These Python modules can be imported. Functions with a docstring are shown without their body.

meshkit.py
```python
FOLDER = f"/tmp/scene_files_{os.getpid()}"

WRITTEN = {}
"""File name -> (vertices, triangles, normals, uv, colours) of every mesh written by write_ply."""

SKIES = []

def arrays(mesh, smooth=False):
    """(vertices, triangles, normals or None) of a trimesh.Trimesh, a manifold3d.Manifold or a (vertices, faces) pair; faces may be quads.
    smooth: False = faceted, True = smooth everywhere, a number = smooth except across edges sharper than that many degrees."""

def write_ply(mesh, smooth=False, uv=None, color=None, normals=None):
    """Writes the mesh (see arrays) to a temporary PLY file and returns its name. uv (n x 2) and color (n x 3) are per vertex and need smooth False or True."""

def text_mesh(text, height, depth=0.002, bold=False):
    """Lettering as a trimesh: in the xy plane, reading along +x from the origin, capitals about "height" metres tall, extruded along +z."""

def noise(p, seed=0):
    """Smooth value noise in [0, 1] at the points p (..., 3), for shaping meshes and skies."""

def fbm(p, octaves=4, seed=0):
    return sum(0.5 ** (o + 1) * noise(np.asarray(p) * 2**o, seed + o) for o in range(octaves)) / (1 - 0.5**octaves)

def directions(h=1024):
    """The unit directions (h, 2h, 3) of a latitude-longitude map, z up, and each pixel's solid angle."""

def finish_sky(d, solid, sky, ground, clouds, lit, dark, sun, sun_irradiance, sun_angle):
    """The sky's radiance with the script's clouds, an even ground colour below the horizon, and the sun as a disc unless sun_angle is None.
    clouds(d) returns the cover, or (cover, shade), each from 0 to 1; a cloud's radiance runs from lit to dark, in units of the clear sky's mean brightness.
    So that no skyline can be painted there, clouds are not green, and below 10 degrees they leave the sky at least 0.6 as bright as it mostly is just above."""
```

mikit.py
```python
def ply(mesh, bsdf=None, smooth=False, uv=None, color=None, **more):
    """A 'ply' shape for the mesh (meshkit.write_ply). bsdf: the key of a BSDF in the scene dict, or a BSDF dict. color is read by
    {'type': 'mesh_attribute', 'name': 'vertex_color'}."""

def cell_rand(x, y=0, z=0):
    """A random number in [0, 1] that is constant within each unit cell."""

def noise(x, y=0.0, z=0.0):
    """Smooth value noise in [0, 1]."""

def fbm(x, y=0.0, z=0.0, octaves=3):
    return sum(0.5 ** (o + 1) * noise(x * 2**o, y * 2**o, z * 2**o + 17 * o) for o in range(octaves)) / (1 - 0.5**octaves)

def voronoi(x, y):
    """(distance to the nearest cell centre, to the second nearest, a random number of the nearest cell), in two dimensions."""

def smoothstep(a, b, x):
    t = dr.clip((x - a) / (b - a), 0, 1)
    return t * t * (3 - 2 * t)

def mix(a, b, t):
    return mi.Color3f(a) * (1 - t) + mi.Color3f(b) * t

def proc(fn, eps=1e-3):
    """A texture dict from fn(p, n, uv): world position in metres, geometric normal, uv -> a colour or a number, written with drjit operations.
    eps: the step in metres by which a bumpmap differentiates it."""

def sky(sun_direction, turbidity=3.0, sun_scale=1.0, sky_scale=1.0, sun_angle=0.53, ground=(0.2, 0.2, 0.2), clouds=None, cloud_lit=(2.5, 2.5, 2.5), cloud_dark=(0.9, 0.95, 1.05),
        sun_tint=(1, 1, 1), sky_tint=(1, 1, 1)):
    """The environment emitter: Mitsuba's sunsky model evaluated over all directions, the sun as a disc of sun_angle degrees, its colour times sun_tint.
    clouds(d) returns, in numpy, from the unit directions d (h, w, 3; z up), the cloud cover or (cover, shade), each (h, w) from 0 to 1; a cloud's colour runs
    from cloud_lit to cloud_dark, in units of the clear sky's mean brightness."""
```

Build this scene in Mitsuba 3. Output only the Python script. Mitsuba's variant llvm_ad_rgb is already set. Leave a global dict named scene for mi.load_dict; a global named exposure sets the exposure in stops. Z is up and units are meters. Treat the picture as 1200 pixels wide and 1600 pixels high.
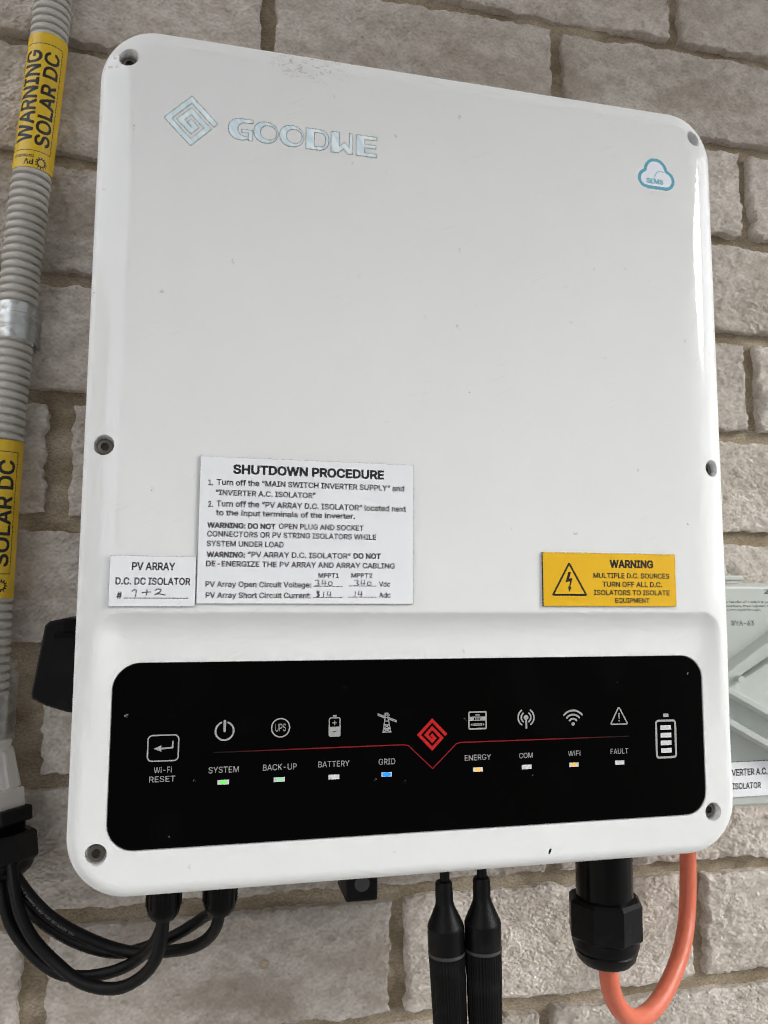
import math
import numpy as np, trimesh, manifold3d as m3, drjit as dr, mitsuba as mi
from scipy.spatial import Delaunay
from shapely.geometry import Polygon, LineString, Point, box as sbox, MultiPolygon
from shapely.ops import unary_union
from shapely import affinity
import mikit, meshkit
from mikit import proc, noise, fbm, voronoi, cell_rand, smoothstep, mix

# ------------------------------------------------------------------ camera, sky, exposure
# Everything below is modelled in millimetres: x right along the wall, y into the wall (brick faces at y = 0), z up; BASE lifts it to eye height.
BASE = 1.5
scene, labels = {}, {}
CAM = np.array([-153.91, -564.39, -118.74]) / 1000 + [0, 0, BASE]
FWD = np.array([0.22368397, 0.96892842, 0.10556134]); UP = np.array([-0.02884114, -0.10167811, 0.99439919])
scene['camera'] = {'type': 'perspective', 'fov': 52.2117, 'fov_axis': 'x', 'near_clip': 0.01, 'far_clip': 100.0,
                   'to_world': mi.ScalarTransform4f().look_at(origin=CAM.tolist(), target=(CAM + FWD).tolist(), up=UP.tolist())}
scene['sky'] = mikit.sky((0.75, -0.52, 0.44), turbidity=3, sun_scale=0.23, sun_angle=20, clouds=lambda d: 1.0, cloud_lit=(2.43, 2.5, 2.6), sun_tint=(0.78, 1.0, 1.46), ground=(0.12, 0.118, 0.115))
exposure = 3.35

# ------------------------------------------------------------------ materials
def rgb(*c): return {'type': 'rgb', 'value': list(c)}
def mat(name, color, rough=0.4, metallic=0.0, spec=0.5, **more):
    scene[name] = {'type': 'twosided', 'b': {'type': 'principled', 'base_color': color if isinstance(color, dict) else rgb(*color), 'roughness': rough, 'metallic': metallic, 'specular': spec, **more}}
def bumpmat(name, color, bump, rough=0.4, spec=0.5, metallic=0.0, **more):
    scene[name] = {'type': 'twosided', 'b': {'type': 'bumpmap', 'arbitrary': bump, 'scale': 1.0,
                   'bsdf': {'type': 'principled', 'base_color': color if isinstance(color, dict) else rgb(*color), 'roughness': rough, 'specular': spec, 'metallic': metallic, **more}}}

def brick_color(tone, warm):
    def f(p, n, uv):
        big = fbm(p.x * 22, p.y * 22, p.z * 30, octaves=3)
        mid = fbm(p.x * 110, p.y * 110 + 9, p.z * 110, octaves=3)
        fine = noise(p.x * 620, p.y * 620, p.z * 620)
        pit = smoothstep(0.80, 0.92, noise(p.x * 330 + 5, p.y * 330, p.z * 330))
        c = mix((0.52 * tone, 0.462 * tone, 0.405 * tone), (0.68 * tone, 0.622 * tone, 0.570 * tone), smoothstep(0.25, 0.7, mid * 0.6 + big * 0.4))
        c = c * (0.80 + 0.36 * fine)
        c = c * (1 - 0.22 * pit)
        stain = smoothstep(0.60, 0.80, fbm(p.x * 16 + 40, p.y * 10, p.z * 26 + 7, octaves=2))
        return mix(c, mi.Color3f(0.36 * tone, 0.30 * tone, 0.235 * tone), stain * warm)
    return proc(f)
def brick_bump(p, n, uv):
    return 0.0036 * fbm(p.x * 560 + 0.7 * noise(p.z * 400), p.y * 560, p.z * 640, octaves=3)
BB = proc(brick_bump, eps=2.5e-4)
for i, (t, w) in enumerate([(0.95, 0.3), (0.87, 0.5), (1.01, 0.2)]):
    bumpmat(f'brick_{i}', brick_color(t, w), BB, rough=0.9, spec=0.2)
def mortar_color(p, n, uv):
    a = fbm(p.x * 40, p.y * 40, p.z * 60, octaves=3)
    g = noise(p.x * 900, p.y * 900, p.z * 900)
    c = mix((0.25, 0.20, 0.138), (0.42, 0.355, 0.27), smoothstep(0.25, 0.75, a))
    return c * (0.68 + 0.58 * g)
def mortar_bump(p, n, uv): return 0.0011 * fbm(p.x * 600, p.y * 600, p.z * 900, octaves=3)
bumpmat('mortar', proc(mortar_color), proc(mortar_bump, eps=3e-4), rough=0.95, spec=0.15)

def flecks(p, size, keep, r):
    """small irregular specks: one in a share `keep` of the cells"""
    x, z = p.x / size, p.z / size
    d, _, w = voronoi(x + 0.12 * noise(p.x * 2500, p.z * 2500), z + 0.12 * noise(p.z * 2500, p.x * 2500))
    rr = r * (0.35 + cell_rand(dr.floor(w * 997)))
    return dr.select(w < keep, 1 - smoothstep(rr * 0.6, rr, d), 0.0)
def paint_color(p, n, uv):
    c = mix((0.750, 0.757, 0.762), (0.780, 0.787, 0.792), fbm(p.x * 9, p.y * 9, p.z * 9, octaves=2))
    s = flecks(p, 0.02, 0.14, 0.026)
    c = mix(c, (0.24, 0.20, 0.15), 0.8 * s)
    # dust and grit washed onto the top edge, left of the middle, and beside the top left screw
    px, pz = p.x * 1000, (p.z - BASE) * 1000
    zone = (1 - smoothstep(8, 26, dr.abs(px + 106))) * smoothstep(150, 162, pz)
    zone = dr.maximum(zone, (1 - smoothstep(2, 7, dr.abs(px + 206))) * smoothstep(146, 150, pz) * (1 - smoothstep(158, 163, pz)))
    grit = smoothstep(0.60, 0.74, noise(p.x * 1100, p.z * 1500)) * smoothstep(0.42, 0.6, noise(p.x * 260, p.z * 330))
    c = mix(c, (0.36, 0.29, 0.20), zone * dr.maximum(grit * 0.55, 0.10 * noise(p.x * 200, p.z * 300)))
    scuff = smoothstep(0.80, 0.9, noise(p.x * 60 + p.z * 120, p.z * 900 - p.x * 420)) * smoothstep(0.74, 0.86, noise(p.x * 45 + 3, p.z * 45))
    return mix(c, (0.60, 0.56, 0.50), 0.16 * scuff)
def paint_bump(p, n, uv): return 0.000045 * noise(p.x * 330, p.y * 330, p.z * 330)
bumpmat('white_paint', proc(paint_color), proc(paint_bump, eps=5e-4), rough=0.07, spec=0.5)
def film_color(p, n, uv):
    s = flecks(p, 0.016, 0.10, 0.022)
    smear = smoothstep(0.62, 0.85, fbm(p.x * 30, p.z * 30, octaves=3))
    return mix(mi.Color3f(0.0012) + 0.0008 * smear, (0.42, 0.42, 0.42), s)
mat('black_film', proc(film_color), rough=0.2, spec=0.04)
mat('grey_print', (0.36, 0.36, 0.36), rough=0.5, spec=0.2)
mat('red_print', (0.50, 0.012, 0.014), rough=0.45, spec=0.2)
def fading_red(p, n, uv):
    x = (p.x * 1000 + 35.6)
    k = 1 - smoothstep(45, 112, dr.abs(x))
    return mix((0.006, 0.006, 0.006), (0.30, 0.008, 0.018), k)
mat('fading_red_print', proc(fading_red), rough=0.45, spec=0.2)
mat('light_window', (0.60, 0.60, 0.63), rough=0.4, spec=0.3)
def plastic_bump(p, n, uv): return 0.00012 * noise(p.x * 1600, p.y * 1600, p.z * 1600)
PB = proc(plastic_bump, eps=3e-4)
def black_color(p, n, uv):
    d = smoothstep(0.55, 0.9, fbm(p.x * 90, p.y * 90, p.z * 90, octaves=3))
    return mix((0.003, 0.003, 0.0035), (0.009, 0.009, 0.010), d)
BC = proc(black_color)
bumpmat('black_plastic', BC, PB, rough=0.36, spec=0.16)
bumpmat('black_rubber', BC, PB, rough=0.42, spec=0.18)
mat('gloss_black', (0.003, 0.003, 0.003), rough=0.2, spec=0.12)
mat('worn_ring', (0.035, 0.035, 0.037), rough=0.5)
def orange_color(p, n, uv):
    d = fbm(p.x * 70, p.y * 70, p.z * 70, octaves=3)
    return mix((0.54, 0.115, 0.060), (0.63, 0.160, 0.095), d) * (0.96 + 0.08 * noise(p.x * 900, p.y * 900, p.z * 900))
bumpmat('orange_sheath', proc(orange_color), PB, rough=0.38, spec=0.4)
def conduit_color(p, n, uv):
    d = smoothstep(0.45, 0.85, fbm(p.x * 60, p.y * 60, p.z * 25, octaves=3))
    return mix((0.455, 0.435, 0.405), (0.34, 0.315, 0.28), d * 0.55)
mat('grey_conduit', proc(conduit_color), rough=0.36, spec=0.5)
mat('pale_pvc', (0.55, 0.535, 0.505), rough=0.4)
def galv_color(p, n, uv):
    d, e, w = voronoi(p.x * 190 + p.y * 60, p.z * 190)
    return mix((0.42, 0.43, 0.43), (0.62, 0.64, 0.645), w) * (0.85 + 0.3 * fbm(p.x * 80, p.y * 80, p.z * 80))
mat('galvanised', proc(galv_color), rough=0.34, metallic=0.9)
mat('stainless', (0.20, 0.185, 0.16), rough=0.3, metallic=1.0)
mat('socket_dark', (0.05, 0.045, 0.04), rough=0.4, metallic=0.8)
mat('aluminium', (0.45, 0.46, 0.47), rough=0.5, metallic=0.6)
def yellow_vinyl(p, n, uv):
    d = fbm(p.x * 55, p.y * 55, p.z * 55, octaves=3)
    return mix((0.60, 0.385, 0.012), (0.70, 0.47, 0.025), d)
mat('yellow_vinyl', proc(yellow_vinyl), rough=0.34, spec=0.5)
mat('vinyl_print', (0.010, 0.010, 0.014), rough=0.4, spec=0.4)
mat('yellow_laminate', (0.74, 0.43, 0.003), rough=0.42, spec=0.35)
mat('white_laminate', (0.79, 0.80, 0.835), rough=0.42, spec=0.35)
mat('black_core', (0.012, 0.012, 0.013), rough=0.5)
mat('engraving', (0.012, 0.012, 0.016), rough=0.7, spec=0.2)
mat('ink', (0.035, 0.033, 0.045), rough=0.7, spec=0.2)
def brushed(p, n, uv):
    a = noise(p.x * 900 + p.z * 500, p.z * 120 - p.x * 60); b = fbm(p.x * 160, p.z * 160, octaves=2)
    return mix((0.58, 0.72, 0.79), (0.86, 0.94, 0.97), smoothstep(0.2, 0.8, 0.55 * a + 0.45 * b))
mat('silver_foil', proc(brushed), rough=0.36, spec=0.6)
mat('foil_edge', (0.09, 0.11, 0.13), rough=0.5)
mat('badge_blue', (0.085, 0.33, 0.46), rough=0.4)
mat('badge_white', (0.76, 0.80, 0.87), rough=0.4)
mat('clear_backing', (0.80, 0.79, 0.765), rough=0.3)
mat('isolator_plastic', (0.445, 0.475, 0.45), rough=0.34, spec=0.5)
mat('isolator_dark', (0.40, 0.42, 0.40), rough=0.4, spec=0.5)
mat('grey_ink', (0.075, 0.08, 0.08), rough=0.6, spec=0.2)
mat('concrete', (0.27, 0.26, 0.245), rough=0.9, spec=0.2)
mat('pale_render', (0.66, 0.615, 0.55), rough=0.8, spec=0.2)
mat('render_wall', (0.27, 0.265, 0.26), rough=0.8, spec=0.2)
mat('painted_soffit', (0.72, 0.72, 0.70), rough=0.7, spec=0.2)
def glow(name, col, centre, e):
    """a lamp behind a frosted window: bright in the middle"""
    cx, cz = centre
    def f(p, n, uv):
        q = dr.square((p.x * 1000 - cx) / 2.0) + dr.square(((p.z - BASE) * 1000 - cz) / 1.05)
        return mi.Color3f(col) * (e * dr.exp(-1.6 * q))
    return proc(f)

# ------------------------------------------------------------------ helpers
def add(key, mesh, bsdf, smooth=False, label=None, **more):
    k, i = key, 0
    while k in scene:
        i += 1; k = f'{key}_{i:03d}'
    if hasattr(mesh, 'to_mesh'):
        mm = mesh.to_mesh(); mesh = trimesh.Trimesh(np.array(mm.vert_properties[:, :3]), np.array(mm.tri_verts), process=False)
    mesh = mesh.copy(); mesh.vertices = np.asarray(mesh.vertices) / 1000 + [0, 0, BASE]
    scene[k] = mikit.ply(mesh, bsdf, smooth=smooth, **more)
    if label: labels[k] = {'label': label}
    return k
def thing(key, label, cat, group=None, kind=None):
    labels[key] = {'label': label, 'category': cat}
    if group: labels[key]['group'] = group
    if kind: labels[key]['kind'] = kind
    return key
cat_ = trimesh.util.concatenate
def man(mesh): return m3.Manifold(m3.Mesh(np.asarray(mesh.vertices, np.float32), np.asarray(mesh.faces, np.uint32)))
def tri(m):
    mm = m.to_mesh(); return trimesh.Trimesh(np.array(mm.vert_properties[:, :3], float), np.array(mm.tri_verts), process=False)
def flat(poly, y, t):
    """shapely shape in (x, z), back face at y, thickness t towards the viewer"""
    poly = poly if poly.geom_type == 'Polygon' else poly
    parts = [trimesh.creation.extrude_polygon(g, t, engine='earcut') for g in getattr(poly, 'geoms', [poly]) if g.area > 1e-4]
    m = cat_(parts); v = m.vertices.copy(); m.vertices = np.stack([v[:, 0], y - v[:, 2], v[:, 1]], 1); return m
def plate(poly, y, t, c=0.3):
    """as flat(), with a chamfer of c round the front face"""
    g = poly
    a = flat(g, y, t - c); r = [np.asarray(g.exterior.coords)[:-1]]
    inner = g.buffer(-c, join_style=2)
    hull = m3.Manifold.hull_points(np.vstack([[(p[0], y - (t - c) , p[1]) for p in r[0]], [(p[0], y - t, p[1]) for p in np.asarray(inner.exterior.coords)[:-1]]]).astype(np.float32))
    return cat_([a, tri(hull)])
def rrect(x0, z0, x1, z1, r, n=8): return sbox(x0 + r, z0 + r, x1 - r, z1 - r).buffer(r, quad_segs=n)
def rbox(x0, x1, y0, y1, z0, z1, r=1.0, n=12):
    s = [m3.Manifold.sphere(r, n).translate((x, y, z)) for x in (x0 + r, x1 - r) for y in (y0 + r, y1 - r) for z in (z0 + r, z1 - r)]
    return tri(m3.Manifold.batch_hull(s))
T2D = {}
def text2d(s, bold):
    if (s, bold) not in T2D:
        m = meshkit.text_mesh(s, 1.0, 1.0, bold); f = m.faces[(m.vertices[m.faces][:, :, 2] < 1e-6).all(1)]
        T2D[s, bold] = unary_union([Polygon(t).buffer(1e-4, quad_segs=1) for t in m.vertices[f][:, :, :2]])
    return T2D[s, bold]
def textm(s, x0, x1, z, cap, y, t=0.12, bold=False, raw=False, fat=0.0):
    if fat:
        g = text2d(s, bold).buffer(fat, quad_segs=2).simplify(0.006); m = cat_([trimesh.creation.extrude_polygon(q, 1.0, engine='earcut') for q in getattr(g, 'geoms', [g])])
    else: m = meshkit.text_mesh(s, 1.0, 1.0, bold)
    v = m.vertices.copy()
    v[:, 0] = x0 + (v[:, 0] - v[:, 0].min()) * (x1 - x0) / np.ptp(v[:, 0]); v[:, 1] = z + v[:, 1] * cap * (0.955 if bold else 1.0)
    m.vertices = v if raw else np.stack([v[:, 0], y - v[:, 2] * t, v[:, 1]], 1)
    return m
def stroke(pts, w): return LineString(pts).buffer(w / 2, quad_segs=4)
def spline(pts, n):
    from scipy.interpolate import CubicSpline
    P = np.asarray(pts, float); d = np.r_[0, np.cumsum(np.linalg.norm(np.diff(P, axis=0), axis=1) ** 0.5)]
    return CubicSpline(d, P)(np.linspace(0, d[-1], n))
def tube(path, r, n=20, cap=True):
    P = np.asarray(path, float); T = np.gradient(P, axis=0); T /= np.linalg.norm(T, axis=1, keepdims=True)
    R = np.full(len(P), r) if np.isscalar(r) else np.asarray(r)
    u = np.cross(T[0], [0.3, 1, 0.1]); u /= np.linalg.norm(u); rings = []; a = np.arange(n) / n * 2 * np.pi
    for p, t, q in zip(P, T, R):
        u = u - t * (u @ t); u /= np.linalg.norm(u); v = np.cross(t, u)
        rings.append(p + q * (np.cos(a)[:, None] * u + np.sin(a)[:, None] * v))
    V = np.vstack(rings + [P[:1], P[-1:]]); F = []; k = np.arange(n); k2 = (k + 1) % n
    for i in range(len(P) - 1):
        a0, b0 = i * n, (i + 1) * n
        F += [np.stack([a0 + k, a0 + k2, b0 + k2], 1), np.stack([a0 + k, b0 + k2, b0 + k], 1)]
    if cap:
        e = (len(P) - 1) * n; c0 = len(P) * n
        F += [np.stack([np.full(n, c0), k2, k], 1), np.stack([np.full(n, c0 + 1), e + k, e + k2], 1)]
    return trimesh.Trimesh(V, np.vstack(F), process=False)
def lathe(prof, axis0, axis1, n=48):
    """profile (s, r): s mm from axis0 towards axis1"""
    A, B = np.asarray(axis0, float), np.asarray(axis1, float); t = (B - A) / np.linalg.norm(B - A)
    u = np.cross(t, [0, 1, 0.01]); u /= np.linalg.norm(u); v = np.cross(t, u); a = np.arange(n) / n * 2 * np.pi
    V = np.vstack([A + t * s + max(r, 1e-3) * (np.cos(a)[:, None] * u + np.sin(a)[:, None] * v) for s, r in prof]); F = []; k = np.arange(n); k2 = (k + 1) % n
    for i in range(len(prof) - 1):
        F += [np.stack([i * n + k, i * n + k2, (i + 1) * n + k2], 1), np.stack([i * n + k, (i + 1) * n + k2, (i + 1) * n + k], 1)]
    m = trimesh.Trimesh(V, np.vstack(F), process=False)
    if m.volume < 0: m.invert()
    return m
def prism(R, s0, s1, axis0, axis1, n=6, ph=0.0, ch=1.2):
    m = lathe([(s0, 0), (s0, R - ch), (s0 + ch, R), (s1 - ch, R), (s1, R - ch), (s1, 0)], axis0, axis1, n); return m
def ribbed(s0, s1, r, dr_, nrib, A, B, rows=2):
    """a cylinder with fine grip ribs along it"""
    n = nrib * 4; A, B = np.asarray(A, float), np.asarray(B, float); t = (B - A) / np.linalg.norm(B - A)
    u = np.cross(t, [0, 1, 0.01]); u /= np.linalg.norm(u); v = np.cross(t, u); a = np.arange(n) / n * 2 * np.pi
    rad = np.where((np.arange(n) % 4) < 2, 1.0, 0.0); V = []
    for s in np.linspace(s0, s1, rows):
        rr = (np.interp(s, *r) if isinstance(r, tuple) else r) + dr_ * (rad - 1)
        V.append(A + t * s + rr[:, None] * (np.cos(a)[:, None] * u + np.sin(a)[:, None] * v))
    V = np.vstack(V); k = np.arange(n); k2 = (k + 1) % n
    F = np.vstack([f for i in range(rows - 1) for f in (np.stack([i * n + k, i * n + k2, (i + 1) * n + k2], 1), np.stack([i * n + k, (i + 1) * n + k2, (i + 1) * n + k], 1))])
    m = trimesh.Trimesh(V, F, process=False)
    return m

# ------------------------------------------------------------------ the setting: brick wall and the eave over it
XW0, XW1, ZW0, ZW1 = -700, 760, -760, 590
thing('brick_wall', 'rough split-faced white brick wall with recessed tan mortar joints', 'wall')
COURSE0 = 359.5
joints = {-3: 120, -2: 0, -1: 235.5, 0: -116.5, 1: 59.2, 2: 120, 3: 57.8, 4: -12.2, 5: -132, 6: -22.5, 7: 108, 8: -11.8, 9: 100, 10: 0, 11: 130, 12: 20}
wide = {(4, -252): 15, (6, -262): 17, (8, -252): 15}
rng = np.random.default_rng(7)
def brick_mesh(x0, x1, z0, z1, seed, fine):
    step = 1.5 if fine else 6.0
    nx, nz = max(4, int((x1 - x0) / step)), max(4, int((z1 - z0) / step))
    X, Z = np.meshgrid(np.linspace(x0, x1, nx + 1), np.linspace(z0, z1, nz + 1))
    P = np.stack([X, np.full_like(X, seed * 3.7), Z], -1)
    fb = lambda s, o, k: meshkit.fbm(P / s, o, seed=k) - 0.5
    # uneven outline: the border is pulled in and out
    ex = np.minimum(X - x0, x1 - X); ez = np.minimum(Z - z0, z1 - Z)
    wob = lambda s, k: (meshkit.fbm(P / s, 3, seed=k) - 0.5)
    cx, cz = (x0 + x1) / 2, (z0 + z1) / 2
    X2 = X + np.where(ex < 6, -np.sign(X - cx) * (1 - ex / 6) * (1.0 + 7.0 * np.maximum(wob(13, 3), -0.16) + 3.2 * np.maximum(wob(4, 21), -0.2)), 0)
    Z2 = Z + np.where(ez < 6, -np.sign(Z - cz) * (1 - ez / 6) * (0.7 + 5.5 * np.maximum(wob(13, 5), -0.14) + 3.0 * np.maximum(wob(4, 22), -0.2)), 0)
    e = np.minimum(ex, ez); rough = 0.55 + 0.45 * min(1, max(0, (meshkit.noise(np.array([seed * 1.7, 3.1, 2.2])) * 1.4)))
    Y = -1.0 - rough * (9.0 * fb(70, 2, 11) + 6.5 * fb(24, 3, 12) + 3.6 * fb(8.0, 2, 13) + 3.0 * fb(3.6, 2, 14))
    Y = Y + 1.5 * np.clip(1 - e / 3.2, 0, 1) ** 2 + np.clip(1 - e / 10, 0, 1) * 7.0 * np.maximum(0, wob(10, 8))
    V = [np.stack([X2, Y, Z2], -1).reshape(-1, 3)]
    idx = np.arange((nx + 1) * (nz + 1)).reshape(nz + 1, nx + 1)
    a, b, c, d = idx[:-1, :-1].ravel(), idx[:-1, 1:].ravel(), idx[1:, 1:].ravel(), idx[1:, :-1].ravel()
    F = [np.stack([a, b, c], 1), np.stack([a, c, d], 1)]
    loop = np.r_[idx[0, :-1], idx[:-1, -1], idx[-1, :0:-1], idx[:0:-1, 0]]
    L = V[0][loop]; Bk = L.copy(); Bk[:, 1] = 22.0; n0 = len(V[0]); n = len(loop); k = np.arange(n); k2 = (k + 1) % n
    V += [L, Bk]; F += [np.stack([n0 + k, n0 + n + k, n0 + n + k2], 1), np.stack([n0 + k, n0 + n + k2, n0 + k2], 1)]
    return trimesh.Trimesh(np.vstack(V), np.vstack(F), process=False)
count, BRICKS = 0, []
for k in range(-3, 13):
    zt, zb = COURSE0 - 86 * k - 5, COURSE0 - 86 * (k + 1) + 5
    xs = [joints[k] + 240 * i for i in range(-4, 5)]
    for a, b in zip(xs[:-1], xs[1:]):
        if b < XW0 or a > XW1: continue
        wa = next((w for (kk, x), w in wide.items() if kk == k and abs(x - a) < 3), 10); wb = next((w for (kk, x), w in wide.items() if kk == k and abs(x - b) < 3), 10)
        dz = rng.uniform(-0.8, 0.8, 2)
        fine = b > -345 and a < 385 and zb < 450 and zt > -480
        m = brick_mesh(a + wa / 2, b - wb / 2, zb + dz[0], zt + dz[1], count + 1, fine)
        BRICKS.append(m); add('brick_wall__brick', m, f'brick_{count * 7 % 3}', smooth=True); count += 1
HOLE = np.array([-105.7, -367.7]); bm_ = min(BRICKS, key=lambda m: np.hypot(*(m.vertices[:, [0, 2]].mean(0) - HOLE)) if (m.bounds[0][0] < HOLE[0] < m.bounds[1][0] and m.bounds[0][2] < HOLE[1] < m.bounds[1][2]) else 1e9)
hy = bm_.vertices[np.argmin(np.hypot(*(bm_.vertices[:, [0, 2]] - HOLE).T) + 100 * (bm_.vertices[:, 1] > 10))][1]
add('brick_wall__filled_hole', lathe([(0, 0), (0, 2.9), (5.6, 2.9), (6.0, 2.3), (5.2, 0)], (HOLE[0], hy + 5, HOLE[1]), (HOLE[0], hy - 5, HOLE[1]), 20), 'mortar', smooth=40, label='small filled drill hole in a brick below the inverter')
def grid_sheet(xs, zs, yf):
    X, Z = np.meshgrid(xs, zs); Y = yf(X, Z); n, m_ = X.shape; idx = np.arange(n * m_).reshape(n, m_)
    a, b, c, d = idx[:-1, :-1].ravel(), idx[:-1, 1:].ravel(), idx[1:, 1:].ravel(), idx[1:, :-1].ravel()
    return trimesh.Trimesh(np.stack([X, Y, Z], -1).reshape(-1, 3), np.vstack([np.stack([a, b, c], 1), np.stack([a, c, d], 1)]), process=False)
def mortar_y(X, Z):
    P = np.stack([X, np.zeros_like(X), Z], -1)
    return 7.8 + 3.6 * (meshkit.fbm(P / 26, 3, seed=5) - 0.5) + 1.6 * (meshkit.fbm(P / 5, 2, seed=9) - 0.5)
add('brick_wall__mortar', grid_sheet(np.arange(XW0 - 250, XW1 + 250, 4.0), np.arange(ZW0, ZW1 + 60, 4.0), mortar_y), 'mortar', smooth=True)
RZ, RD, RX0, RX1 = 700, 1500, -640, 1100
thing('patio_roof', 'painted underside of the patio roof that shades the wall', 'roof')
add('patio_roof__lining', rbox(RX0, RX1, -RD, -8, RZ, RZ + 12, 3), 'painted_soffit')
add('patio_roof__fascia', rbox(RX0, RX1, -RD - 24, -RD - 2, RZ - 30, RZ + 190, 3), 'painted_soffit')
thing('neighbour_wall', 'rendered side wall of the house across the yard, behind the photographer', 'wall')
add('neighbour_wall__face', rbox(-1600, 2600, -4000, -3700, -1500, 2600, 8), 'render_wall')
thing('side_wall', 'return wall of the house beyond the left edge', 'wall')
add('side_wall__face', rbox(-2100, -1850, -1550, -10, -1500, 740, 6), 'pale_render')
gs = grid_sheet(np.linspace(-30000, 30000, 7), np.linspace(-30000, 40, 7), lambda X, Z: 0 * X); gs.vertices = np.stack([gs.vertices[:, 0], gs.vertices[:, 2], np.full(len(gs.vertices), -1500.0)], 1); gs.invert()
add('patio_floor', gs, 'concrete'); labels['patio_floor'] = {'label': 'plain concrete patio floor at the foot of the wall', 'category': 'floor', 'kind': 'structure'}

# ------------------------------------------------------------------ the inverter
INV = thing('inverter', 'large white glossy wall-mounted solar inverter with black display strip along its lower front', 'inverter')
X0, X1, Z0, Z1, RC = -212.2, 142.5, -260.5, 173.2, 29.0
CX, CZ, HX, HZ = (X0 + X1) / 2, (Z0 + Z1) / 2, (X1 - X0) / 2, (Z1 - Z0) / 2
def inset(x, z):
    """distance inside the rounded outline and how much its nearest side is the top one"""
    qx, qz = np.abs(x - CX) - HX + RC, np.abs(z - CZ) - HZ + RC
    d = RC - (np.minimum(np.maximum(qx, qz), 0) + np.hypot(np.maximum(qx, 0), np.maximum(qz, 0)))
    ax, az = np.maximum(qx, 0), np.maximum(qz, 0); h = np.hypot(ax, az)
    k = np.where(h > 1e-6, (az / np.maximum(h, 1e-6)) ** 2, 1 / (1 + np.exp(np.clip((qx - qz) / 2.0, -40, 40)))) * (z > CZ)
    return d, k
ZC, YUP, YLOW = -127.5, 173.0, 167.0
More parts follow.
